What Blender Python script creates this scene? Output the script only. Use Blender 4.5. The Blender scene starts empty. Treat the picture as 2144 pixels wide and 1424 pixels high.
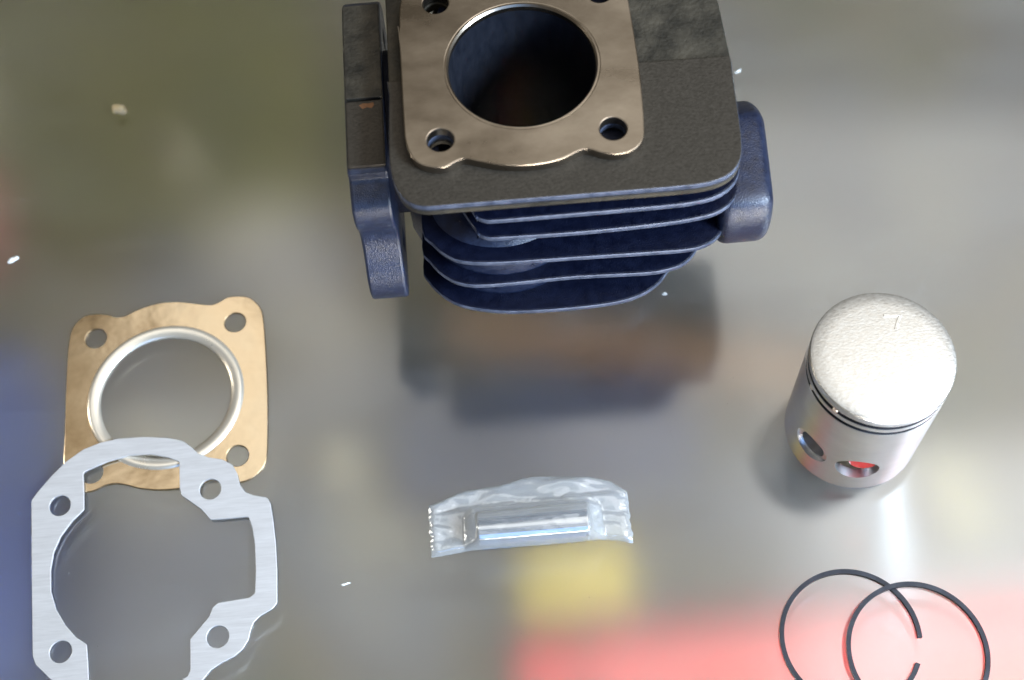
import bpy, bmesh, math, random
from mathutils import Vector, Matrix, noise

# ------------------------------------------------------------------ camera, world, lamps, exposure
scene = bpy.context.scene
C = scene.collection
S = 0.001          # the parts are measured in millimetres
YO = 190.0         # table centre in the measuring frame
def W(x, y, z): return Vector((x*S, (y-YO)*S, z*S))

FPX, CAMH = 2921.5, 398.84
R_ = Vector((0.99601096, -0.08003269, -0.03945793))
U_ = Vector((0.08923094, 0.89333857, 0.44043619))
F_ = Vector((0.0, 0.44220014, -0.8969164))
cd = bpy.data.cameras.new('camera'); cam = bpy.data.objects.new('camera', cd); C.objects.link(cam)
cd.sensor_width = 36.0; cd.lens = FPX/2144*36.0
cd.clip_start = 0.01; cd.clip_end = 20
M = Matrix.Identity(4)
for i in range(3):
    M[i][0], M[i][1], M[i][2] = R_[i], U_[i], -F_[i]
M.translation = W(0, 0, CAMH)
cam.matrix_world = M
cd.dof.use_dof = True; cd.dof.focus_distance = 0.400; cd.dof.aperture_fstop = 9.0
scene.camera = cam

world = bpy.data.worlds.new('World'); scene.world = world; world.use_nodes = True
bg = world.node_tree.nodes['Background']
bg.inputs['Color'].default_value = (0.62, 0.56, 0.44, 1); bg.inputs['Strength'].default_value = 0.17

def lamp(name, loc, target, sx, sy, power, col):
    d = bpy.data.lights.new(name, 'AREA'); d.shape = 'RECTANGLE'; d.size = sx; d.size_y = sy
    d.energy = power; d.color = col
    o = bpy.data.objects.new(name, d); C.objects.link(o); o.location = loc
    if abs(loc[0]-target[0])+abs(loc[1]-target[1]) > 1e-6: o.rotation_euler = (Vector(target)-Vector(loc)).to_track_quat('-Z', 'Y').to_euler()
    return o
lamp('ceiling_panel', (0.86, 0.34, 1.72), (0.86, 0.34, 0), 1.6, 1.9, 12.5, (1.0, 0.98, 0.94))
lamp('skylight', (0.85, -0.08, 1.62), (0.60, -0.05, 0), 0.8, 0.7, 4.4, (0.97, 0.98, 1.0))
lamp('warm_ceiling_lamp', (-0.55, 0.75, 1.75), (-0.15, 0.05, 0), 0.9, 0.60, 0.55, (1.0, 0.86, 0.68))
lamp('added_gasket_glare', (-0.46, 0.86, 1.70), (-0.10, 0.02, 0), 0.20, 0.5, 0.34, (1.0, 0.99, 0.95))  # added panel, reflected as the white glare on the head gasket
lamp('added_left_fill', (-0.42, 0.24, 1.72), (-0.42, 0.24, 0), 0.95, 0.8, 1.9, (0.98, 0.98, 0.95))  # added dim fill that lifts the lower left of the glass
lamp('front_window', (0.35, -1.50, 0.75), (0, 0, 0.02), 1.3, 0.9, 8.0, (0.20, 0.45, 1.0))
lamp('side_window', (1.05, -0.60, 0.85), (0, 0, 0.05), 0.45, 0.45, 50, (0.64, 0.80, 1.0))
lamp('added_shelf_fill', (-0.52, 0.10, -0.07), (-0.05, 0.06, -0.17), 0.05, 0.5, 0.9, (1.0, 0.94, 0.84))  # added fill for the goods under the glass, from the left
lamp('added_shelf_fill', (0.22, -0.42, -0.03), (0.14, -0.06, -0.17), 0.5, 0.06, 3.4, (1.0, 0.96, 0.90))  # second added fill, brightening the shelf from the front

scene.render.engine = 'CYCLES'
scene.cycles.use_denoising = True
scene.cycles.max_bounces = 12; scene.cycles.transmission_bounces = 10; scene.cycles.transparent_max_bounces = 16
scene.render.filter_size = 2.4
vs = scene.view_settings
vs.view_transform = 'Standard'; vs.look = 'None'; vs.gamma = 1.0; vs.exposure = 0.12; vs.use_curve_mapping = False
random.seed(7)

# ------------------------------------------------------------------ materials
class NT:
    def __init__(s, name):
        s.m = bpy.data.materials.new(name); s.m.use_nodes = True; s.t = s.m.node_tree; s.t.nodes.clear()
        s.out = s.n('ShaderNodeOutputMaterial')
    def n(s, ty, **k):
        x = s.t.nodes.new(ty)
        for a, b in k.items(): setattr(x, a, b)
        return x
    def l(s, a, b): s.t.links.new(a, b)

def ramp(nt, src, stops):
    r = nt.n('ShaderNodeValToRGB'); nt.l(src, r.inputs[0])
    e = r.color_ramp.elements
    while len(e) < len(stops): e.new(0.5)
    for i, (p, c) in enumerate(stops):
        e[i].position = p; e[i].color = (c[0], c[1], c[2], 1) if not isinstance(c, (int, float)) else (c, c, c, 1)
    return r.outputs[0]

def surf(name, ca, cb, metallic=0.0, rough=(0.4, 0.5), scale=200, stretch=(1, 1, 1), bump=0.0, bscale=900, spec=0.5, coat=0.0, detail=5.0):
    """two-tone noise material in object coordinates (metres)"""
    nt = NT(name)
    tc = nt.n('ShaderNodeTexCoord'); mp = nt.n('ShaderNodeMapping'); mp.inputs['Scale'].default_value = stretch
    nt.l(tc.outputs['Object'], mp.inputs[0])
    a = nt.n('ShaderNodeTexNoise'); a.inputs['Scale'].default_value = scale; a.inputs['Detail'].default_value = detail; a.inputs['Roughness'].default_value = 0.62
    nt.l(mp.outputs[0], a.inputs['Vector'])
    col = ramp(nt, a.outputs[0], [(0.30, ca), (0.70, cb)])
    b = nt.n('ShaderNodeBsdfPrincipled')
    nt.l(col, b.inputs['Base Color'])
    b.inputs['Metallic'].default_value = metallic
    b.inputs['Specular IOR Level'].default_value = spec
    b.inputs['Coat Weight'].default_value = coat
    rr = nt.n('ShaderNodeMapRange'); rr.inputs[1].default_value = 0.3; rr.inputs[2].default_value = 0.7
    rr.inputs[3].default_value = rough[0]; rr.inputs[4].default_value = rough[1]
    nt.l(a.outputs[0], rr.inputs[0]); nt.l(rr.outputs[0], b.inputs['Roughness'])
    if bump:
        c = nt.n('ShaderNodeTexNoise'); c.inputs['Scale'].default_value = bscale; c.inputs['Detail'].default_value = 4
        nt.l(mp.outputs[0], c.inputs['Vector'])
        bp = nt.n('ShaderNodeBump'); bp.inputs['Strength'].default_value = bump; bp.inputs['Distance'].default_value = 0.0004
        nt.l(c.outputs[0], bp.inputs['Height']); nt.l(bp.outputs[0], b.inputs['Normal'])
    nt.l(b.outputs[0], nt.out.inputs[0])
    return nt.m

MAT = {}
MAT['paint'] = surf('blue_black_paint', (0.0010, 0.002, 0.009), (0.0026, 0.005, 0.019), rough=(0.34, 0.5), scale=350, bump=0.5, bscale=2600, spec=0.24)
MAT['paint_lit'] = surf('lit_blue_paint', (0.003, 0.0065, 0.022), (0.010, 0.019, 0.052), rough=(0.27, 0.42), scale=420, bump=0.45, bscale=2600, spec=0.9)  # same paint lightened: glare on flanges and bulge put into the colour
MAT['edge'] = surf('pale_fin_edge', (0.030, 0.042, 0.075), (0.12, 0.14, 0.20), metallic=0.3, rough=(0.34, 0.5), scale=300, bump=0.2)
MAT['iron'] = surf('milled_cast_iron', (0.034, 0.028, 0.020), (0.066, 0.054, 0.040), metallic=0.5, rough=(0.48, 0.6), scale=1500, stretch=(0.8, 1.1, 1), bump=0.3, bscale=1100)
MAT['iron_dark'] = surf('raw_dark_iron', (0.012, 0.011, 0.008), (0.075, 0.062, 0.042), metallic=0.35, rough=(0.5, 0.7), scale=130, bump=0.6, bscale=900)
MAT['rust'] = surf('orange_rust', (0.13, 0.055, 0.02), (0.22, 0.10, 0.04), rough=(0.7, 0.9), scale=900)
MAT['face'] = surf('ground_sealing_face', (0.26, 0.215, 0.165), (0.46, 0.39, 0.31), metallic=1.0, rough=(0.26, 0.34), scale=75, stretch=(0.6, 1.0, 1), bump=0.03, bscale=2200)
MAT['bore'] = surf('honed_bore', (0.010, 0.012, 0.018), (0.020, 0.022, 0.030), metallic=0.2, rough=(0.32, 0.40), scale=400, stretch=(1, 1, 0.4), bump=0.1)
MAT['alu'] = surf('cast_piston_skirt', (0.70, 0.70, 0.71), (0.78, 0.78, 0.78), metallic=1.0, rough=(0.31, 0.37), scale=60, stretch=(1, 1, 3))
MAT['crown'] = surf('turned_piston_crown', (0.66, 0.62, 0.56), (0.80, 0.77, 0.71), metallic=0.9, rough=(0.34, 0.48), scale=1100, stretch=(0.7, 1.2, 1), bump=0.18, bscale=1500)
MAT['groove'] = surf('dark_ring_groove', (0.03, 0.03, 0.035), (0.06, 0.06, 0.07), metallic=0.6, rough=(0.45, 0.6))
MAT['red'] = surf('red_plastic', (0.46, 0.020, 0.016), (0.58, 0.03, 0.024), rough=(0.35, 0.45))
MAT['gasket'] = surf('coppery_steel_sheet', (0.60, 0.47, 0.31), (0.78, 0.65, 0.47), metallic=1.0, rough=(0.12, 0.20), scale=45, bump=0.9, bscale=34)
MAT['bead'] = surf('polished_steel_bead', (0.93, 0.84, 0.69), (0.96, 0.89, 0.77), metallic=0.75, rough=(0.26, 0.34), scale=90, bump=0.2, bscale=120)
MAT['sheet'] = surf('brushed_aluminium_sheet', (0.56, 0.55, 0.545), (0.68, 0.67, 0.665), metallic=0.5, rough=(0.42, 0.52), scale=800, stretch=(0.14, 1.6, 1), bump=0.10, bscale=1200)
MAT['ring'] = surf('dark_ring_steel', (0.030, 0.034, 0.046), (0.065, 0.072, 0.09), metallic=0.9, rough=(0.30, 0.42))
MAT['ringface'] = surf('ground_ring_edge', (0.5, 0.52, 0.58), (0.75, 0.77, 0.82), metallic=1.0, rough=(0.25, 0.4), scale=900)
MAT['pin'] = surf('ground_pin_steel', (0.72, 0.73, 0.75), (0.82, 0.82, 0.83), metallic=1.0, rough=(0.10, 0.16), scale=300, stretch=(0.1, 2, 2))
MAT['crumb'] = surf('cream_crumb', (0.58, 0.46, 0.26), (0.70, 0.59, 0.37), rough=(0.6, 0.8), scale=500)
MAT['chip'] = surf('white_chip', (0.82, 0.82, 0.80), (0.9, 0.9, 0.88), rough=(0.5, 0.7), scale=500)
MAT['dust'] = surf('pale_dust', (0.60, 0.60, 0.58), (0.8, 0.79, 0.75), rough=(0.7, 0.9), scale=500)
def cloth_mat():
    nt = NT('mottled_shelf_cloth'); tc = nt.n('ShaderNodeTexCoord')
    a = nt.n('ShaderNodeTexNoise'); a.inputs['Scale'].default_value = 11; a.inputs['Detail'].default_value = 3
    nt.l(tc.outputs['Object'], a.inputs['Vector'])
    col = ramp(nt, a.outputs[0], [(0.34, (0.045, 0.045, 0.010)), (0.45, (0.115, 0.090, 0.045)), (0.54, (0.075, 0.082, 0.10)), (0.70, (0.27, 0.24, 0.17))])
    b = nt.n('ShaderNodeBsdfPrincipled'); nt.l(col, b.inputs['Base Color']); b.inputs['Roughness'].default_value = 0.8
    nt.l(b.outputs[0], nt.out.inputs[0]); return nt.m
MAT['shelf'] = cloth_mat()
MAT['olive'] = surf('olive_mat', (0.040, 0.043, 0.003), (0.115, 0.098, 0.020), rough=(0.7, 0.9), scale=14)
MAT['yellow'] = surf('yellow_card', (0.62, 0.44, 0.03), (0.74, 0.54, 0.05), rough=(0.4, 0.6), scale=40)
MAT['blue'] = surf('blue_card', (0.05, 0.08, 0.24), (0.08, 0.12, 0.32), rough=(0.4, 0.6), scale=40)
MAT['refl_dark'] = surf('dark_reflection_blue', (0.012, 0.018, 0.050), (0.022, 0.030, 0.075), rough=(0.5, 0.7), scale=40)  # dark blue of the cylinder reflection, painted on an added slab
MAT['greyblue'] = surf('grey_blue_film', (0.045, 0.055, 0.10), (0.10, 0.11, 0.13), rough=(0.4, 0.6), scale=30)
MAT['straw'] = surf('pale_straw_card', (0.36, 0.30, 0.10), (0.46, 0.40, 0.16), rough=(0.5, 0.7), scale=40)
MAT['wood'] = surf('orange_brown_wood', (0.16, 0.088, 0.044), (0.23, 0.13, 0.066), rough=(0.5, 0.7), scale=60, stretch=(0.1, 1, 1))
MAT['cream'] = surf('cream_plastic', (0.34, 0.30, 0.20), (0.42, 0.37, 0.25), rough=(0.4, 0.5), scale=40)
MAT['white'] = surf('white_card', (0.72, 0.72, 0.70), (0.82, 0.82, 0.80), rough=(0.5, 0.7), scale=40)
MAT['pinkred'] = surf('faded_red_card', (0.36, 0.10, 0.09), (0.45, 0.15, 0.13), rough=(0.5, 0.7), scale=40)

def glass_mat():
    nt = NT('dusty_glass')
    tc = nt.n('ShaderNodeTexCoord')
    g = nt.n('ShaderNodeBsdfRefraction'); g.inputs['Roughness'].default_value = 0.29; g.inputs['IOR'].default_value = 1.45
    g.inputs['Color'].default_value = (1.0, 1.0, 0.985, 1)
    gl = nt.n('ShaderNodeBsdfGlossy'); gl.inputs['Roughness'].default_value = 0.165; gl.inputs['Color'].default_value = (0.93, 0.93, 0.92, 1)
    gl.distribution = 'BECKMANN'; g.distribution = 'BECKMANN'
    df = nt.n('ShaderNodeBsdfDiffuse'); df.inputs['Color'].default_value = (0.62, 0.61, 0.56, 1)
    m1 = nt.n('ShaderNodeMixShader'); m1.inputs[0].default_value = 0.14
    nt.l(g.outputs[0], m1.inputs[1]); nt.l(gl.outputs[0], m1.inputs[2])
    # wiping smears and fine scratches in the dust film
    mp = nt.n('ShaderNodeMapping'); mp.inputs['Scale'].default_value = (0.5, 1.6, 1); mp.inputs['Rotation'].default_value = (0, 0, 0.5)
    nt.l(tc.outputs['Object'], mp.inputs[0])
    a = nt.n('ShaderNodeTexNoise'); a.inputs['Scale'].default_value = 22; a.inputs['Detail'].default_value = 9; a.inputs['Roughness'].default_value = 0.7
    nt.l(mp.outputs[0], a.inputs['Vector'])
    f1 = nt.n('ShaderNodeMapRange'); f1.inputs[1].default_value = 0.35; f1.inputs[2].default_value = 0.75; f1.inputs[3].default_value = 0.006; f1.inputs[4].default_value = 0.06
    nt.l(a.outputs[0], f1.inputs[0])
    fac = f1.outputs[0]
    for rot, sd in ((0.35, 0.0), (-0.8, 3.0), (1.4, 8.0)):
        m_ = nt.n('ShaderNodeMapping'); m_.inputs['Rotation'].default_value = (0, 0, rot); m_.inputs['Location'].default_value = (sd, sd, 0)
        nt.l(tc.outputs['Object'], m_.inputs[0])
        s_ = nt.n('ShaderNodeMapping'); s_.inputs['Scale'].default_value = (14, 1100, 1); nt.l(m_.outputs[0], s_.inputs[0])
        w_ = nt.n('ShaderNodeTexNoise'); w_.inputs['Scale'].default_value = 1.0; w_.inputs['Detail'].default_value = 1.0; nt.l(s_.outputs[0], w_.inputs['Vector'])
        r_ = nt.n('ShaderNodeMapRange'); r_.inputs[1].default_value = 0.755; r_.inputs[2].default_value = 0.80; r_.inputs[3].default_value = 0.0; r_.inputs[4].default_value = 0.07
        nt.l(w_.outputs[0], r_.inputs[0])
        ad = nt.n('ShaderNodeMath', operation='ADD'); nt.l(fac, ad.inputs[0]); nt.l(r_.outputs[0], ad.inputs[1]); fac = ad.outputs[0]
    m2 = nt.n('ShaderNodeMixShader'); nt.l(fac, m2.inputs[0])
    nt.l(m1.outputs[0], m2.inputs[1]); nt.l(df.outputs[0], m2.inputs[2])
    nt.l(m2.outputs[0], nt.out.inputs[0])
    return nt.m
MAT['glass'] = glass_mat()

def film_mat():
    nt = NT('clear_plastic_film')
    tr = nt.n('ShaderNodeBsdfTransparent'); tr.inputs[0].default_value = (0.96, 0.97, 0.97, 1)
    gl = nt.n('ShaderNodeBsdfGlossy'); gl.inputs['Roughness'].default_value = 0.12; gl.inputs['Color'].default_value = (0.95, 0.97, 1, 1)
    df = nt.n('ShaderNodeBsdfDiffuse'); df.inputs['Color'].default_value = (0.85, 0.88, 0.9, 1)
    lw = nt.n('ShaderNodeLayerWeight'); lw.inputs[0].default_value = 0.35
    tc = nt.n('ShaderNodeTexCoord'); n = nt.n('ShaderNodeTexNoise'); n.inputs['Scale'].default_value = 70; n.inputs['Detail'].default_value = 3
    nt.l(tc.outputs['Object'], n.inputs['Vector'])
    bp = nt.n('ShaderNodeBump'); bp.inputs['Strength'].default_value = 0.25; bp.inputs['Distance'].default_value = 0.0006
    nt.l(n.outputs[0], bp.inputs['Height']); nt.l(bp.outputs[0], gl.inputs['Normal']); nt.l(bp.outputs[0], lw.inputs['Normal'])
    mr = nt.n('ShaderNodeMapRange'); mr.inputs[3].default_value = 0.13; mr.inputs[4].default_value = 0.8
    nt.l(lw.outputs['Facing'], mr.inputs[0])
    m1 = nt.n('ShaderNodeMixShader'); nt.l(mr.outputs[0], m1.inputs[0]); nt.l(tr.outputs[0], m1.inputs[1]); nt.l(gl.outputs[0], m1.inputs[2])
    m2 = nt.n('ShaderNodeMixShader'); m2.inputs[0].default_value = 0.16; nt.l(m1.outputs[0], m2.inputs[1]); nt.l(df.outputs[0], m2.inputs[2])
    nt.l(m2.outputs[0], nt.out.inputs[0])
    return nt.m
MAT['film'] = film_mat()

# ------------------------------------------------------------------ mesh helpers (millimetres)
def at(x, y, z):
    """point at height z (mm) on the sight line through photograph point x, y: used to trace flat outlines at their real height"""
    d = F_*FPX + R_*(x-1072) + U_*(712-y)
    k = (z-CAMH)/d.z
    return (k*d.x, k*d.y)

def smooth_loop(pts, sub=4):
    n = len(pts); out = []
    for i in range(n):
        p0, p1, p2, p3 = (Vector(pts[(i+j-1) % n]) for j in range(4))
        for k in range(sub):
            t = k/sub
            out.append(tuple(0.5*((2*p1)+(p2-p0)*t+(2*p0-5*p1+4*p2-p3)*t*t+(3*p1-p0-3*p2+p3)*t**3)))
    return out

def smooth_open(pts, sub=5):
    P = [Vector(pts[0])*2-Vector(pts[1])]+[Vector(q) for q in pts]+[Vector(pts[-1])*2-Vector(pts[-2])]; out = []
    for i in range(1, len(P)-2):
        p0, p1, p2, p3 = P[i-1:i+3]
        for k in range(sub):
            t = k/sub
            out.append(tuple(0.5*((2*p1)+(p2-p0)*t+(2*p0-5*p1+4*p2-p3)*t*t+(3*p1-p0-3*p2+p3)*t**3)))
    return out+[tuple(pts[-1])]

def round_poly(pts, rads, seg=6):
    """polygon with each corner rounded by its own radius"""
    n = len(pts); out = []
    for i in range(n):
        p = Vector(pts[i]); a = Vector(pts[i-1])-p; b = Vector(pts[(i+1) % n])-p
        r = rads[i] if isinstance(rads, (list, tuple)) else rads
        if r <= 0: out.append(tuple(p)); continue
        ang = a.angle(b); t = min(r/math.tan(ang/2), 0.48*a.length, 0.48*b.length)
        q0 = p+a.normalized()*t; q1 = p+b.normalized()*t
        for k in range(seg+1):
            s = k/seg
            out.append(tuple((1-s)**2*q0+2*s*(1-s)*p+s*s*q1))
    return out

def circle(cx, cy, r, n=48): return [(cx+r*math.cos(2*math.pi*k/n), cy+r*math.sin(2*math.pi*k/n)) for k in range(n)]

def finish(me, mat, angle=35):
    me.materials.clear(); me.materials.append(MAT[mat])
    for p in me.polygons: p.use_smooth = True
    me.set_sharp_from_angle(angle=math.radians(angle))

def link(name, me, parent=None, loc=None):
    o = bpy.data.objects.new(name, me); C.objects.link(o)
    if parent: o.parent = parent
    if loc is not None: o.location = loc
    return o

def plate(name, loops, z0, z1, mat, parent, org, bevel=0.3, axis='z', angle=20, bres=1):
    """flat outline(s) with holes, given its real thickness and softened edges; axis 'x' reads the loop as (y, z) and z0..z1 as x"""
    cu = bpy.data.curves.new('tmp', 'CURVE'); cu.dimensions = '2D'; cu.fill_mode = 'BOTH'
    for lp in loops:
        sp = cu.splines.new('POLY'); sp.points.add(len(lp)-1)
        for i, q in enumerate(lp): sp.points[i].co = (q[0], q[1], 0, 1)
        sp.use_cyclic_u = True
    cu.extrude = max((z1-z0)/2-bevel, 0.001); cu.bevel_depth = bevel; cu.offset = -bevel; cu.bevel_resolution = bres
    to = bpy.data.objects.new('tmp', cu); C.objects.link(to)
    dg = bpy.context.evaluated_depsgraph_get()
    me = bpy.data.meshes.new_from_object(to.evaluated_get(dg)); me.name = name
    bpy.data.objects.remove(to); bpy.data.curves.remove(cu)
    zc = (z0+z1)/2
    for v in me.vertices:
        a, b, c = v.co.x, v.co.y, v.co.z+zc
        p = (a, b, c) if axis == 'z' else (c, a, b)
        v.co = ((p[0]-org[0])*S, (p[1]-org[1])*S, (p[2]-org[2])*S)
    bm = bmesh.new(); bm.from_mesh(me); bmesh.ops.remove_doubles(bm, verts=bm.verts, dist=2e-6)
    bmesh.ops.recalc_face_normals(bm, faces=bm.faces); bm.to_mesh(me); bm.free()
    finish(me, mat, angle)
    return link(name, me, parent)

def raw(name, verts, faces, mat, parent=None, org=(0, 0, 0), angle=35, recalc=True, loc=None):
    me = bpy.data.meshes.new(name)
    me.from_pydata([((v[0]-org[0])*S, (v[1]-org[1])*S, (v[2]-org[2])*S) for v in verts], [], faces)
    if recalc:
        bm = bmesh.new(); bm.from_mesh(me); bmesh.ops.recalc_face_normals(bm, faces=bm.faces); bm.to_mesh(me); bm.free()
    finish(me, mat, angle)
    return link(name, me, parent, loc)

def lathe_data(prof, n=96, closed=True):
    v = [(r*math.cos(2*math.pi*k/n), r*math.sin(2*math.pi*k/n), z) for (r, z) in prof for k in range(n)]
    m = len(prof); f = []
    for i in range(m if closed else m-1):
        j = (i+1) % m
        for k in range(n): f.append((i*n+k, i*n+(k+1) % n, j*n+(k+1) % n, j*n+k))
    return v, f

def lathe(name, prof, c, mat, parent, org, n=96, closed=True, angle=30):
    v, f = lathe_data(prof, n, closed)
    return raw(name, [(a+c[0], b+c[1], z+c[2]) for a, b, z in v], f, mat, parent, org, angle)

def rod(name, a, b, r, mat, parent, org, n=32, chamfer=0.0, inner=0.0):
    """round bar (or tube) from a to b"""
    a, b = Vector(a), Vector(b); d = (b-a); L = d.length; q = d.to_track_quat('Z', 'Y')
    ch = max(chamfer, 0.01)
    prof = [(inner, 0), (r-ch, 0), (r, ch), (r, L-ch), (r-ch, L), (inner, L)]
    if inner <= 0: prof[0] = (0.001, 0); prof[-1] = (0.001, L)
    v, f = lathe_data(prof, n, True)
    return raw(name, [tuple(a+q @ Vector(p)) for p in v], f, mat, parent, org, 30)

def empty(name, org, label=None, cat=None, group=None):
    o = bpy.data.objects.new(name, None); C.objects.link(o); o.location = W(*org); o.empty_display_size = 0.01
    tag(o, label, cat, group); return o
def tag(o, label=None, cat=None, group=None, kind=None):
    if label: o['label'] = label
    if cat: o['category'] = cat
    if group: o['group'] = group
    if kind: o['kind'] = kind
    return o

# ------------------------------------------------------------------ the setting: glass top, shelf below it
def slab(name, x0, x1, y0, y1, z0, z1, mat, parent=None, org=(0, YO, 0), bevel=1.0, loc=None):
    me = bpy.data.meshes.new(name); bm = bmesh.new()
    bmesh.ops.create_cube(bm, size=1)
    for v in bm.verts:
        v.co = Vector(((v.co.x+.5)*(x1-x0)+x0-org[0], (v.co.y+.5)*(y1-y0)+y0-org[1], (v.co.z+.5)*(z1-z0)+z0-org[2]))*S
    bmesh.ops.bevel(bm, geom=bm.edges[:], offset=bevel*S, segments=2, affect='EDGES', profile=0.5)
    bm.to_mesh(me); bm.free(); finish(me, mat)
    return link(name, me, parent, loc)

SH = -170.0
tag(slab('glass_tabletop', -420, 420, -20, 560, -6, 0, 'glass'), kind='structure')
tag(slab('shelf', -420, 420, -20, 620, SH-14, SH, 'shelf'), kind='structure')

# ------------------------------------------------------------------ engine cylinder
CX, CY, HC = 9.3, 232.6, 94.1
cyl = empty('engine_cylinder', (CX, CY, 0), 'dark blue finned engine cylinder with a bronze coloured sealing face around its open bore', 'engine cylinder')
OC = (CX, CY, 0)
TH, SR = -0.028, 32.16
studs = [(CX+SR*math.cos(TH+math.pi/4+k*math.pi/2), CY+SR*math.sin(TH+math.pi/4+k*math.pi/2)) for k in range(4)]

# raised sealing face
front = [at(x, y, HC) for x, y in [(835, 60), (840, 165), (845, 255), (850, 300), (866, 333), (893, 348), (930, 350), (955, 338), (972, 332), (1000, 337),
         (1040, 344), (1090, 346), (1140, 341), (1180, 331), (1212, 316), (1232, 312), (1262, 320), (1295, 322), (1328, 313), (1347, 290), (1349, 255), (1345, 200), (1336, 120)]]
back = [(40.3, 252), (39.5, 259), (36, 262.5), (31, 264), (26, 262), (22, 261.5), (15, 264.2), (8, 265), (0, 264), (-5, 261.8), (-10, 262.5), (-15, 264), (-20, 262), (-22.6, 257), (-23.2, 249)]
face_loop = smooth_loop(front+back, 4)
lathe('bore_chamfer', [(20.0, 92.0), (20.0, 93.55), (20.5, HC-.02), (21.0, HC-.06), (21.0, 92.0)], (CX, CY, 0), 'face', cyl, OC, 128)
plate('sealing_face', [face_loop, circle(CX, CY, 20.9, 128)]+[circle(x, y, 3.55, 32) for x, y in studs], 90.9, HC, 'face', cyl, OC, 0.35)

# top fin: rear part a step lower than the front part
top_front = [at(x, y, 91.1) for x, y in [(815, 165), (814, 300), (817, 350), (828, 390), (850, 419), (885, 432), (950, 428), (1100, 416), (1300, 400), (1430, 389), (1490, 380), (1530, 362), (1550, 334), (1553, 300), (1548, 250), (1535, 160), (1531, 119)]]
top_front = smooth_open(top_front, 4)
loop_full = [(-27, 275), (-27.2, 234)]+top_front[1:]+[(65.6, 250), (64.8, 262), (60, 272), (50, 275)]
plate('top_fin', [loop_full, circle(CX, CY, 21.2, 96)]+[circle(x, y, 3.6, 24) for x, y in studs], 86.6, 89.7, 'iron_dark', cyl, OC, 0.4)
arc = [(CX+21.2*math.cos(a), CY+21.2*math.sin(a)) for a in [math.radians(-1-k*178/40) for k in range(41)]]
fl = [(-27.6, 233.2)]+top_front[1:-1]+[(65.7, 231.6)]+arc
deck = plate('deck', [fl]+[circle(x, y, 3.6, 24) for x, y in studs[2:]], 88.2, 91.1, 'iron', cyl, OC, 0.35)

def pale_rim(o):  # steep faces of the rim take the paler edge colour
    o.data.materials.append(MAT['edge'])
    for p in o.data.polygons:
        if abs(p.normal.z) < 0.6: p.material_index = 1
pale_rim(deck)
def fin(z, pts, left, tail_x):
    t = 1.15
    fr = [at(x, y, z) for x, y in pts]
    lp = smooth_loop([left[0]]+[left[1]]+fr+[(fr[-1][0]+.5, fr[-1][1]+9), (fr[-1][0]+.5, 250), (fr[-1][0]-5, 266), (CX+5, 270), (-14, 266)], 3)
    o = plate('cooling_fin', [lp, circle(CX, CY, 24, 48)], z-t, z+t, 'paint', cyl, OC, 0.6)
    pale_rim(o)
fin(79.0, [(992, 450), (1000, 459), (1016, 465), (1045, 465), (1200, 452), (1350, 439), (1450, 428), (1510, 410), (1545, 372)], [(-14, 245), (-15.5, 217)], 65)
fin(69.5, [(996, 485), (1004, 494), (1020, 501), (1050, 501), (1200, 491), (1350, 476), (1450, 462), (1510, 444), (1543, 408)], [(-14, 245), (-15.5, 217)], 65)
fin(58.5, [(884, 482), (905, 513), (932, 536), (970, 551), (1050, 553), (1200, 543), (1350, 533), (1440, 526), (1478, 516), (1502, 500), (1516, 476), (1522, 450)], [(-14, 245), (-21, 225)], 62)
fin(47.5, [(884, 520), (900, 550), (930, 580), (975, 599), (1050, 598), (1200, 583), (1350, 575), (1400, 567), (1430, 556), (1450, 538), (1460, 515)], [(-14, 245), (-21, 225)], 57)
fin(36.5, [(886, 560), (898, 592), (925, 620), (965, 642), (1030, 653), (1090, 655), (1200, 648), (1290, 636), (1340, 621), (1372, 602), (1392, 580), (1402, 555)], [(-14, 245), (-21, 225)], 52)

# barrel behind the fins, transfer bulge, port ducts, base
plate('barrel', [round_poly([(-13, 218), (0, 206), (40, 206), (52, 215), (52, 255), (38, 264), (-13, 262)], 6), circle(CX, CY, 21.4, 64)], 18, 88.4, 'paint', cyl, OC, 1.0)
bo_ = smooth_loop([(-23, 226), (-22.5, 214), (-20, 204.5), (-15, 198.5), (-9, 195.2), (-2, 193.6), (5, 193.8), (12, 196), (19, 200), (27, 206), (33, 214), (33, 226)], 3)
bz, bv, bf = [(30, 1.0), (46, 1.0), (54, .985), (57.5, .96), (60, .90), (61.5, .8), (62.2, .6)], [], []
nb = len(bo_)
for z, k in bz:
    for (x, y) in bo_: bv.append((3+(x-3)*k, 226+(y-226)*k, z-0.03*(x-3)))
for j in range(len(bz)-1):
    for i in range(nb): bf.append((j*nb+i, j*nb+(i+1) % nb, (j+1)*nb+(i+1) % nb, (j+1)*nb+i))
bf += [tuple(range(nb))[::-1], tuple((len(bz)-1)*nb+i for i in range(nb))]
raw('transfer_bulge', bv, bf, 'paint_lit', cyl, OC, 60)
plate('exhaust_duct', [round_poly([(216, 46), (256, 46), (256, 80), (216, 80)], 8), circle(234, 63, 11, 32)], -31, -12, 'paint', cyl, OC, 0.6, 'x')
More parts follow.
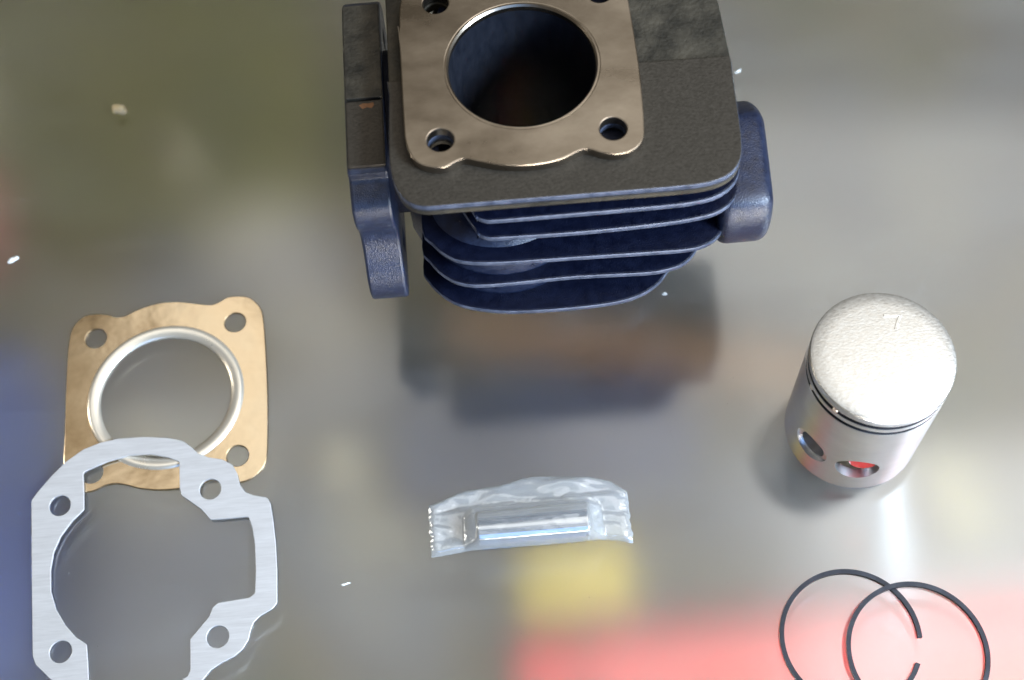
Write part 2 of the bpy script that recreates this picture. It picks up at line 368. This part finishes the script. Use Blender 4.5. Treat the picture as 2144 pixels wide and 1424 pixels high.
# port flange on the left: a thick lobed plate standing on edge
lf = smooth_loop([(211, 82.6), (222, 83), (238, 83), (254, 83), (266, 82.6), (271, 79), (273, 72), (271.5, 64), (270, 57), (272, 50), (275, 43), (275.5, 35), (271, 30.5), (262, 31),
                  (250, 33), (238, 33.5), (224, 33), (212, 31.5), (204, 30.4), (199.5, 31), (197.6, 34), (197.2, 39), (198.6, 44), (202, 49), (204.6, 55), (204.4, 61), (202.4, 66), (202, 71), (203.4, 75), (207, 77.6), (209.8, 79.4)], 4)
plate('exhaust_flange', [lf, circle(236, 57, 12.5, 40), circle(213, 41, 3.2, 24), circle(262, 73, 3.2, 24)], -40.4, -29.4, 'paint_lit', cyl, OC, 0.8, 'x')
plate('flange_top', [round_poly([(-40.0, 211.5), (-29.8, 211.5), (-29.8, 233), (-40.0, 233)], 0.6)], 82.0, 83.6, 'iron', cyl, OC, 0.3)
plate('flange_top', [round_poly([(-40.0, 233.3), (-29.7, 233.3), (-29.7, 266), (-40.0, 266)], 0.6)], 82.2, 84.4, 'iron_dark', cyl, OC, 0.3)
# intake flange on the right
rf = smooth_loop([(199, 70.2), (205, 70.6), (215, 70.6), (223, 70.4), (228, 69), (235, 63), (241, 56), (243, 50), (240, 45), (230, 43), (218, 42.5), (207, 43.5), (200, 46.5), (196, 51), (194.4, 57), (194.6, 63), (196.2, 67.8)], 4)
inf = plate('intake_flange', [rf], 62.0, 77.2, 'paint_lit', cyl, OC, 3.6, 'x', 40, 4)
for v in inf.data.vertices: v.co.x -= (228-(v.co.y/S+CY))*S*0.06
rv = [(-34.2+a, 231.2+b, 83.55+c) for a, b, c in [(-2.6, .4, 0), (-1.2, 1.1, 0), (.6, .9, 0), (2.4, 1.2, 0), (2.7, .1, 0), (1.8, -1.2, 0), (.2, -.7, 0), (-1.4, -1.3, 0), (-.2, .1, .25)]]
raw('rust_spot', rv, [(i, (i+1) % 8, 8) for i in range(8)]+[tuple(range(8))[::-1]], 'rust', cyl, OC)
plate('intake_duct', [round_poly([(203, 44), (232, 44), (232, 67), (203, 67)], 7), circle(218, 55.5, 9.5, 40)], 44, 65.5, 'paint', cyl, OC, 0.6, 'x')
plate('base_flange', [round_poly([(-20, 205), (39, 205), (39, 260), (-20, 260)], 10), circle(CX, CY, 21.4, 64)]+[circle(x, y, 3.6, 24) for x, y in studs], 19, 28.5, 'paint', cyl, OC, 0.8)
# liner with its port windows; it reaches down as the skirt the cylinder stands on
n = 120; zs = [0, 4, 12, 20, 30, 40, 46, 52, 58, 66, 74, 82, 88, 91.95]
lv, lfc = [], []
for z in zs:
    for k in range(n): lv.append((CX+20.0*math.cos(2*math.pi*k/n), CY+20.0*math.sin(2*math.pi*k/n), z))
nz = len(zs)
for z in zs:
    ro = 23.6 if z < 18 else 21.3
    for k in range(n): lv.append((CX+ro*math.cos(2*math.pi*k/n), CY+ro*math.sin(2*math.pi*k/n), z))
ports = [(80, 104, 30, 46), (112, 136, 30, 46), (40, 66, 30, 46), (168, 192, 46, 66)]
def is_port(k, i):
    d = 360*(k+.5)/n; zc = (zs[i]+zs[i+1])/2
    return any(a < d < b and c < zc < e for a, b, c, e in ports)
for i in range(nz-1):
    for k in range(n):
        k2 = (k+1) % n
        if not is_port(k, i):
            lfc.append((i*n+k, i*n+k2, (i+1)*n+k2, (i+1)*n+k))
        lfc.append((nz*n+i*n+k, nz*n+i*n+k2, nz*n+(i+1)*n+k2, nz*n+(i+1)*n+k))
for k in range(n):
    k2 = (k+1) % n
    for i in (0, nz-1): lfc.append((i*n+k, i*n+k2, nz*n+i*n+k2, nz*n+i*n+k))
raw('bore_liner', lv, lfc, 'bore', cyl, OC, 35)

# ------------------------------------------------------------------ piston
PX, PY, PH, PR = 100.75, 156.75, 51.3, 20.0
pis = empty('piston', (PX, PY, 0), 'bright aluminium piston standing crown up on the glass with two side holes', 'piston')
OP = (PX, PY, 0)
prof = [(0.02, PH-3), (18.2, PH-3), (18.2, PH-1.4), (19.75, PH-1.4), (19.85, PH-1.6), (19.85, 47.5), (18.2, 47.4), (18.2, 45.6), (19.85, 45.5), (19.9, 43.9), (18.2, 43.8), (18.2, 42.0), (19.9, 41.9),
        (20.0, 38), (20.0, 0.5), (19.7, 0.0), (17.3, 0.0), (17.2, 0.4), (17.2, 41), (15.5, 44), (0.02, 44.5)]
v, f = lathe_data(prof, 128, True)
me = bpy.data.meshes.new('cut'); me.from_pydata(v, [], f)
bm = bmesh.new(); bm.from_mesh(me); bmesh.ops.remove_doubles(bm, verts=bm.verts, dist=0.03); bmesh.ops.recalc_face_normals(bm, faces=bm.faces); bm.to_mesh(me); bm.free()
body_o = bpy.data.objects.new('cut_body', me); C.objects.link(body_o)
cutters = []
for ang, z, r in ((-103, 15.4, 6.3), (-147, 15.4, 6.0)):
    a = math.radians(ang); d = Vector((math.cos(a), math.sin(a), 0)); q = d.to_track_quat('Z', 'Y')
    cv, cf = lathe_data([(0.02, 0), (r, 0), (r, 12), (0.02, 12)], 40, True)
    cm = bpy.data.meshes.new('cutter'); cm.from_pydata([tuple(d*12+Vector((0, 0, z))+q @ Vector(p)) for p in cv], [], cf)
    bm = bmesh.new(); bm.from_mesh(cm); bmesh.ops.remove_doubles(bm, verts=bm.verts, dist=0.03); bmesh.ops.recalc_face_normals(bm, faces=bm.faces); bm.to_mesh(cm); bm.free()
    co = bpy.data.objects.new('cutter', cm); C.objects.link(co); cutters.append(co)
    md = body_o.modifiers.new('b', 'BOOLEAN'); md.object = co; md.operation = 'DIFFERENCE'; md.solver = 'EXACT'
bme = bpy.data.meshes.new_from_object(body_o.evaluated_get(bpy.context.evaluated_depsgraph_get()))
bme.name = 'skirt'
for v in bme.vertices: v.co *= S
finish(bme, 'alu', 30)
skirt = link('skirt', bme, pis)
for o in cutters+[body_o]:
    m = o.data; bpy.data.objects.remove(o); bpy.data.meshes.remove(m)
lathe('crown', [(0.02, PH+0.25), (8, PH+0.2), (15, PH-0.05), (18.6, PH-0.35), (19.6, PH-0.75), (19.8, PH-1.2), (19.7, PH-1.42), (0.02, PH-1.42)], (PX, PY, 0), 'crown', pis, OP, 128, False)
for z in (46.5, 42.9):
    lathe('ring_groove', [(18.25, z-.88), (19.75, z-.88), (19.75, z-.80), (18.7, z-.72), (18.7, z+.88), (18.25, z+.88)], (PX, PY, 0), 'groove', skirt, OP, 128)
for ang, z in ((-168, 43.2), (-139, 46.3)):
    a = math.radians(ang)
    rod('locating_peg', (PX+18.5*math.cos(a), PY+18.5*math.sin(a), z), (PX+19.9*math.cos(a), PY+19.9*math.sin(a), z), 0.9, 'bead', skirt, OP, 16, 0.15)
# boss tube seen inside the pin hole and the red plug in it
a = math.radians(-147); d = Vector((math.cos(a), math.sin(a), 0)); o_ = Vector((PX, PY, 15.0))
rod('pin_boss', o_+d*8.5, o_+d*18.6, 6.4, 'alu', pis, OP, 40, 0.3, 4.4)
a = math.radians(-103); d = Vector((math.cos(a), math.sin(a), 0)); e_ = Vector((-d.y, d.x, 0)); o_ = Vector((PX, PY, 16.6))
rod('red_plug', o_+d*9.0+e_*1.2, o_+d*18.3+e_*1.4, 4.0, 'red', pis, OP, 32, 0.5)
# stamped arrow head and centre mark on the crown
def stroke(name, pts, w, z, mat, parent, org):
    lp = []
    P = [Vector(p) for p in pts]
    L, Rr = [], []
    for i, p in enumerate(P):
        t = (P[min(i+1, len(P)-1)]-P[max(i-1, 0)]).normalized(); nrm = Vector((-t.y, t.x))
        L.append(tuple(p+nrm*w/2)); Rr.append(tuple(p-nrm*w/2))
    return plate(name, [L+Rr[::-1]], z-0.4, z+0.28, mat, parent, org, 0.12)
stroke('stamped_mark', [(103.0, 168.6), (106.6, 168.4), (107.6, 168.1), (106.6, 166.4), (105.4, 163.8)], 0.9, PH, 'crown', pis, OP)

# ------------------------------------------------------------------ head gasket (coppery, with beaded fire ring)
GX, GY = -110.3, 187.4
Z5 = lambda x, y: at(100+x/3.096, 600+y/3.096, 0.5)
hg = empty('head_gasket', (GX, GY, 0), 'shiny copper toned head gasket with a round opening, lying partly under the aluminium gasket', 'gasket')
outer = [(105, 1140), (112, 950), (118, 700), (130, 450), (145, 330), (165, 270), (200, 225), (250, 192), (330, 180), (400, 188), (445, 201), (500, 195), (560, 165), (650, 130), (740, 108), (850, 102), (950, 112),
         (1055, 122), (1110, 105), (1160, 76), (1220, 66), (1300, 72), (1350, 105), (1385, 150), (1400, 210), (1412, 350), (1425, 600), (1430, 800), (1428, 1000), (1425, 1080), (1412, 1150), (1370, 1210), (1300, 1258),
         (1235, 1272), (1160, 1262), (1080, 1252), (1000, 1280), (860, 1312), (720, 1322), (600, 1312), (520, 1292), (450, 1281), (380, 1292), (300, 1328), (230, 1335), (165, 1305), (120, 1240)]
hl = smooth_loop([Z5(*q) for q in outer], 3)
hole = [Z5(*q) for q in [(315, 340), (1216, 236), (1232, 1100)]]; hole.append((hole[0][0]+hole[2][0]-hole[1][0], hole[0][1]+hole[2][1]-hole[1][1]))
plate('sheet', [hl, circle(GX, GY, 22.0, 96)]+[circle(x, y, 3.4, 32) for x, y in hole], 0.02, 0.95, 'gasket', hg, (GX, GY, 0), 0.25)
lathe('fire_ring', [(20.7, 0.25), (20.75, 0.7), (21.2, 1.05), (22.2, 1.5), (23.2, 1.7), (23.9, 1.68), (24.4, 1.4), (24.8, 0.93), (24.9, 0.6), (20.9, 0.02)], (GX, GY, 0), 'bead', hg, (GX, GY, 0), 128, angle=60)

# ------------------------------------------------------------------ base gasket (brushed aluminium) leaning on the head gasket
Z6 = lambda x, y: at(30+x/2.717, 900+y/2.717, 0.9)
bo = [(105, 1290), (103, 900), (105, 410), (140, 362), (220, 270), (300, 192), (400, 122), (500, 82), (600, 59), (740, 50), (880, 55), (965, 72), (1015, 108), (1050, 142), (1110, 165), (1190, 177), (1245, 205), (1272, 255),
      (1288, 318), (1318, 360), (1365, 378), (1440, 390), (1460, 420), (1476, 520), (1490, 650), (1497, 800), (1497, 985), (1470, 1020), (1400, 1060), (1362, 1098), (1346, 1140), (1333, 1195), (1300, 1248), (1250, 1290),
      (1180, 1325), (1120, 1365), (1070, 1424), (1000, 1480), (880, 1530), (720, 1548), (540, 1535), (380, 1490), (280, 1460), (205, 1420), (160, 1375), (122, 1338)]
bi = [(400, 252), (403, 350), (403, 460), (335, 525), (270, 612), (230, 700), (212, 800), (212, 920), (240, 1020), (290, 1108), (350, 1178), (413, 1220), (420, 1330), (424, 1440), (550, 1484), (740, 1496), (890, 1460), (985, 1400),
      (1000, 1370), (1000, 1280), (1000, 1192), (1060, 1122), (1110, 1062), (1130, 1010), (1162, 985), (1250, 970), (1340, 955), (1370, 930), (1375, 800), (1370, 650), (1356, 560), (1335, 500), (1225, 510), (1120, 518), (1070, 460),
      (1000, 410), (955, 380), (946, 340), (945, 260), (945, 190), (880, 165), (780, 148), (660, 155), (540, 190), (440, 232)]
b_out = [Z6(*q) for q in bo]; b_in = [Z6(*q) for q in bi]
bh = [Z6(*q) for q in [(267, 438), (265, 1263), (1120, 345), (1158, 1178)]]
ymin = min(q[1] for q in b_out); ymax = max(q[1] for q in b_out); bx = sum(q[0] for q in b_out)/len(b_out)
bgk = plate('base_gasket', [round_poly(b_out, 1.2, 3), round_poly(b_in, 0.9, 3)]+[circle(x, y, 3.25, 32) for x, y in bh], 0.0, 0.8, 'sheet', None, (bx, ymin, 0), 0.2)
bgk.location = W(bx, ymin, 0.05); bgk.rotation_euler = (math.atan2(1.3, 62), 0, 0)
tag(bgk, 'flat brushed aluminium base gasket with stepped inner cut-out, overlapping the copper toned gasket', 'gasket')

# ------------------------------------------------------------------ piston rings
def ring(name, cx, cy, R, gap0, gap1, zf, label):
    org = (cx, cy, 0)
    a0, a1 = math.radians(gap1), math.radians(gap0+360); n = 110
    v = []; f = []
    for k in range(n+1):
        a = a0+(a1-a0)*k/n
        dr = 0.0
        for (r, h) in ((R-1.3, 0), (R, 0), (R, 1.25), (R-1.3, 1.25)):
            x, y = cx+r*math.cos(a), cy+r*math.sin(a)
            v.append((x, y, zf(x, y)+h))
    for k in range(n):
        for j in range(4): f.append((k*4+j, k*4+(j+1) % 4, (k+1)*4+(j+1) % 4, (k+1)*4+j))
    f += [(0, 1, 2, 3), (n*4+3, n*4+2, n*4+1, n*4)]
    o = raw(name, v, f, 'ring', None, org, 30)
    o.data.materials.append(MAT['ringface'])
    for p in o.data.polygons[:n*4]:
        if p.index % 4 == 1: p.material_index = 1
    o.location = W(cx, cy, 0.02)
    tag(o, label, 'piston ring', 'piston rings lying crossed on the glass')
    return o
ring('piston_ring', 88.6, 92.3, 20.15, -27, -5, lambda x, y: 0.0, 'thin dark piston ring lying flat with its open gap showing inside the other ring')
ring('piston_ring', 106.5, 86.6, 20.2, -100, -82, lambda x, y: max(0.0, 1.45-0.055*max(0, x-97)), 'thin dark piston ring resting across the top of the other ring')

# ------------------------------------------------------------------ wrist pin in a clear plastic sleeve
pin = rod('wrist_pin', (0, 0, 0), (32.6, -0.2, 0), 4.0, 'pin', None, (0, 0, 0), 48, 0.35, 2.4)
pin.location = W(-14.9, 132.6, 4.25); tag(pin, 'polished steel wrist pin wrapped in clear plastic', 'wrist pin')

def interp(x, tab):
    for (a, b), (c, d) in zip(tab, tab[1:]):
        if x <= c: return b+(d-b)*max(0, (x-a))/(c-a)
    return tab[-1][1]
back_t = [(-29.5, 143.5), (-25, 145), (-19, 147.2), (-8, 148), (2, 149.8), (19, 148.4), (26, 146), (30.4, 142.5)]
front_t = [(-29.5, 127.2), (-24, 127.6), (-18, 128.3), (-8, 128.2), (10, 128), (20, 128.2), (26, 127.4), (30.4, 126.0)]
nu, nv = 90, 44
def film_top(x, y, t):
    cov = 1.0
    if x < -15: cov = max(0, 1-(-15-x)/5.0)
    if x > 17.8: cov = max(0, 1-(x-17.8)/5.0)
    dy = y-132.5
    hp = 8.7-0.055*dy*dy if abs(dy) < 5 else (7.3*math.exp(-(abs(dy)-5)/(2.2 if dy > 0 else 0.9)))
    hp = max(hp, 0)*cov
    edge = min(1, t/0.06, (1-t)/0.06)
    cr = noise.noise(Vector((x*.07, y*.22, 1.3)))*1.2+abs(noise.noise(Vector((x*.13+y*.12, y*.26-x*.05, 7.7))))*1.1
    endk = min(1, abs(x+29.5)/3+.15, abs(30.4-x)/3+.15)
    base = (1.1+cr)*edge*endk
    up = 1.6*math.exp(-((x+28.5)/1.3)**2)+1.0*math.exp(-((x-29.6)/1.2)**2)
    return max(0.35, hp*(1 if 0.01 < t < .99 else 0.2), 0.35+base, 0)+0.4*base*(hp > 1)+up*(0.4+0.6*abs(noise.noise(Vector((x*.6, y*.6, 3)))))*edge
fv, ff = [], []
for side in (0, 1):
    for i in range(nu+1):
        x = -29.5+59.9*i/nu
        yb, yf = interp(x, back_t), interp(x, front_t)
        for j in range(nv+1):
            t = j/nv
            y = yf+(yb-yf)*t+0.25*noise.noise(Vector((x*.5, t*9, 2)))
            xx = x+(0.7*noise.noise(Vector((y*.5, 0, 5+i//45))) if i in (0, nu) else 0)
            fv.append((xx, y, film_top(x, y, t) if side else 0.12))
N1 = (nu+1)*(nv+1)
for side in (0, 1):
    for i in range(nu):
        for j in range(nv):
            a = side*N1+i*(nv+1)+j
            q = (a, a+nv+1, a+nv+2, a+1)
            ff.append(q if side else q[::-1])
bag = raw('plastic_sleeve', fv, ff, 'film', None, (0, 138, 0), 180, False)
bag.location = W(0, 138, 0)
tag(bag, 'crinkled clear plastic sleeve lying on the glass around the steel wrist pin', 'plastic bag')

# ------------------------------------------------------------------ crumbs and dust on the glass
def crumb(name, px, py, size, mat, label, cat, seed, flat=0.5, ang=0.0):
    x, y = at(px, py, 0)
    me = bpy.data.meshes.new(name); bm = bmesh.new(); bmesh.ops.create_icosphere(bm, subdivisions=3, radius=1)
    for v in bm.verts:
        k = 1+0.55*noise.noise(v.co*1.3+Vector((seed, 0, 0)))+0.25*noise.noise(v.co*3.1+Vector((0, seed, 0)))
        v.co = Vector((v.co.x*k*size[0], v.co.y*k*size[1], max(v.co.z*k, -0.6)*flat*size[1]))*S
    zmin = min(v.co.z for v in bm.verts)
    for v in bm.verts: v.co.z -= zmin
    bm.to_mesh(me); bm.free(); finish(me, mat, 60)
    o = link(name, me); o.location = W(x, y, 0.02); o.rotation_euler = (0, 0, ang)
    tag(o, label, cat); return o
crumb('crumb', 252, 231, (2.5, 1.7), 'crumb', 'small cream coloured crumb lying alone on the olive part of the glass', 'crumb', 3.3, .6, -.3)
crumb('paint_chip', 28, 544, (1.9, .8), 'chip', 'tiny bright white chip on the glass away from the other parts', 'chip', 9.1, .4, .5)
crumb('paint_chip', 1545, 150, (1.2, .4), 'chip', 'tiny white sliver on the glass beside the rear of the finned cylinder', 'chip', 5.2, .5, .5)
crumb('paint_chip', 1391, 616, (.8, .45), 'chip', 'tiny white speck on the glass just in front of the lowest cooling fin', 'chip', 1.7, .5, .1)
crumb('paint_chip', 724, 1223, (1.3, .3), 'chip', 'tiny pale sliver between the aluminium gasket and the plastic sleeve', 'chip', 2.9, .6, .25)
dv, df_ = [], []
for k in range(130):
    x, y = random.uniform(-185, 195), random.uniform(70, 350); r = random.choice([.1, .12, .14, .17, .22]); e = random.uniform(.3, 1); a = random.uniform(0, 3.14)
    b = len(dv)
    for j in range(5):
        t = 2*math.pi*j/5; u, w = r*math.cos(t), r*e*math.sin(t)
        dv.append((x+u*math.cos(a)-w*math.sin(a), y+u*math.sin(a)+w*math.cos(a), 0.03))
    dv.append((x, y, 0.03+r*.5))
    df_ += [(b+j, b+(j+1) % 5, b+5) for j in range(5)]
tag(raw('dust_specks', dv, df_, 'dust', None, (0, YO, 0), 30), 'scattered pale dust specks on the glass', 'dust', kind='stuff')

# ------------------------------------------------------------------ goods on the shelf under the glass, seen blurred through it
def sh(px, py, z): return at(px, py, z)
Z0 = SH
x0, y0 = sh(1075, 1306, Z0+16); x1, y1 = sh(2300, 1205, Z0+16)
tube = empty('red_tube', (x0, y0, Z0), 'blurred red tube lying on the shelf below the glass under the piston rings', 'tube')
rod('body', (x0+26, y0+(y1-y0)*26/(x1-x0), Z0+16), (x1, y1, Z0+16), 15.5, 'red', tube, (x0, y0, Z0), 48, 2)
rod('cap', (x0, y0, Z0+16), (x0+25, y0, Z0+16), 13.5, 'red', tube, (x0, y0, Z0), 48, 2)
rod('collar', (x0+24, y0, Z0+16), (x0+28, y0, Z0+16), 11, 'white', tube, (x0, y0, Z0), 48, .5)
def carton(name, pxs, h, mat, label, rot=0.0, z=Z0):
    (xa, ya), (xb, yb) = sh(pxs[0], pxs[1], z+h), sh(pxs[2], pxs[3], z+h)
    cx, cy = (xa+xb)/2, (ya+yb)/2
    w, d = abs(xb-xa), abs(yb-ya)
    o = empty(name, (cx, cy, z), label, 'carton'); o.rotation_euler = (0, 0, rot)
    slab('box', -w/2, w/2, -d/2, d/2, 0, h, mat, o, (0, 0, 0), 0.8)
    slab('lid_flap', -w/2+.6, w/2-.6, -d/2+.4, d*0.1, h-.2, h+0.7, mat, o, (0, 0, 0), 0.3)
    return o
carton('yellow_carton', (1075, 1070, 1310, 1190), 26, 'yellow', 'blurred yellow carton on the shelf below the wrapped wrist pin')
carton('yellow_carton', (1880, 900, 2010, 1060), 14, 'straw', 'blurred pale yellow carton on the shelf below the glass beside the piston', .2)
carton('blue_carton', (-160, 720, 70, 1300), 40, 'blue', 'blurred blue carton on the shelf below the glass beside the gaskets')
carton('white_carton', (1860, 1130, 2400, 1230), 20, 'white', 'blurred white carton on the shelf behind the red tube')
carton('red_carton', (-80, 380, 45, 520), 20, 'pinkred', 'blurred faded red carton on the shelf under the small white chip')
carton('grey_blue_carton', (120, 1020, 560, 1300), 8, 'greyblue', 'blurred grey blue packet on the shelf below the opening of the aluminium gasket', .05)
carton('reflection_patch', (830, 770, 1440, 935), 12, 'refl_dark', 'added dark blue patch standing in for the cylinder reflection, between the wooden handle and the wrapped pin')  # added slab that deepens the reflection of the cylinder by its dark colour
xa, ya = sh(940, 645, Z0+8); xb, yb = sh(1700, 735, Z0+8)
st = rod('wooden_handle', (0, 0, 0), (xb-xa, yb-ya, 0), 8, 'wood', None, (0, 0, 0), 32, 1.5); st.location = W(xa, ya, Z0+8)
tag(st, 'blurred orange brown wooden handle on the shelf below the finned cylinder', 'handle')
for px, py, r, lab in [(725, 905, 9, 'blurred cream knob on the shelf below the glass between gasket and sleeve'), (430, 345, 8, 'blurred cream knob on the shelf below the dark olive mat edge'), (40, 255, 9, 'blurred cream knob on the shelf below the glass near the crumb'), (345, 850, 7, 'blurred cream knob on the shelf seen through the opening of the copper toned gasket')]:
    x, y = sh(px, py, Z0+r)
    kb = empty('cream_knob', (x, y, Z0+1.6), lab, 'knob')
    lathe('head', [(0.02, 2*r), (r*.5, 1.9*r), (r*.86, 1.5*r), (r, r), (r*.86, .5*r), (r*.55, .25*r), (0.02, .25*r)], (x, y, Z0), 'cream', kb, (x, y, Z0+1.6), 40)
    lathe('foot', [(0.02, .3*r), (r*.5, .3*r), (r*.62, 0.0), (0.02, 0.0)], (x, y, Z0+1.6), 'cream', kb, (x, y, Z0+1.6), 40)
(xa, ya), (xb, yb) = sh(-250, -60, Z0+1), sh(760, 480, Z0+1)
mt = slab('olive_mat', xa-10, xb-15, yb+10, ya, Z0+.05, Z0+1.5, 'olive', None, (0, YO, 0), 0.5)
tag(mt, 'dark olive mat spread on the shelf under the glass beside the cylinder', 'mat')
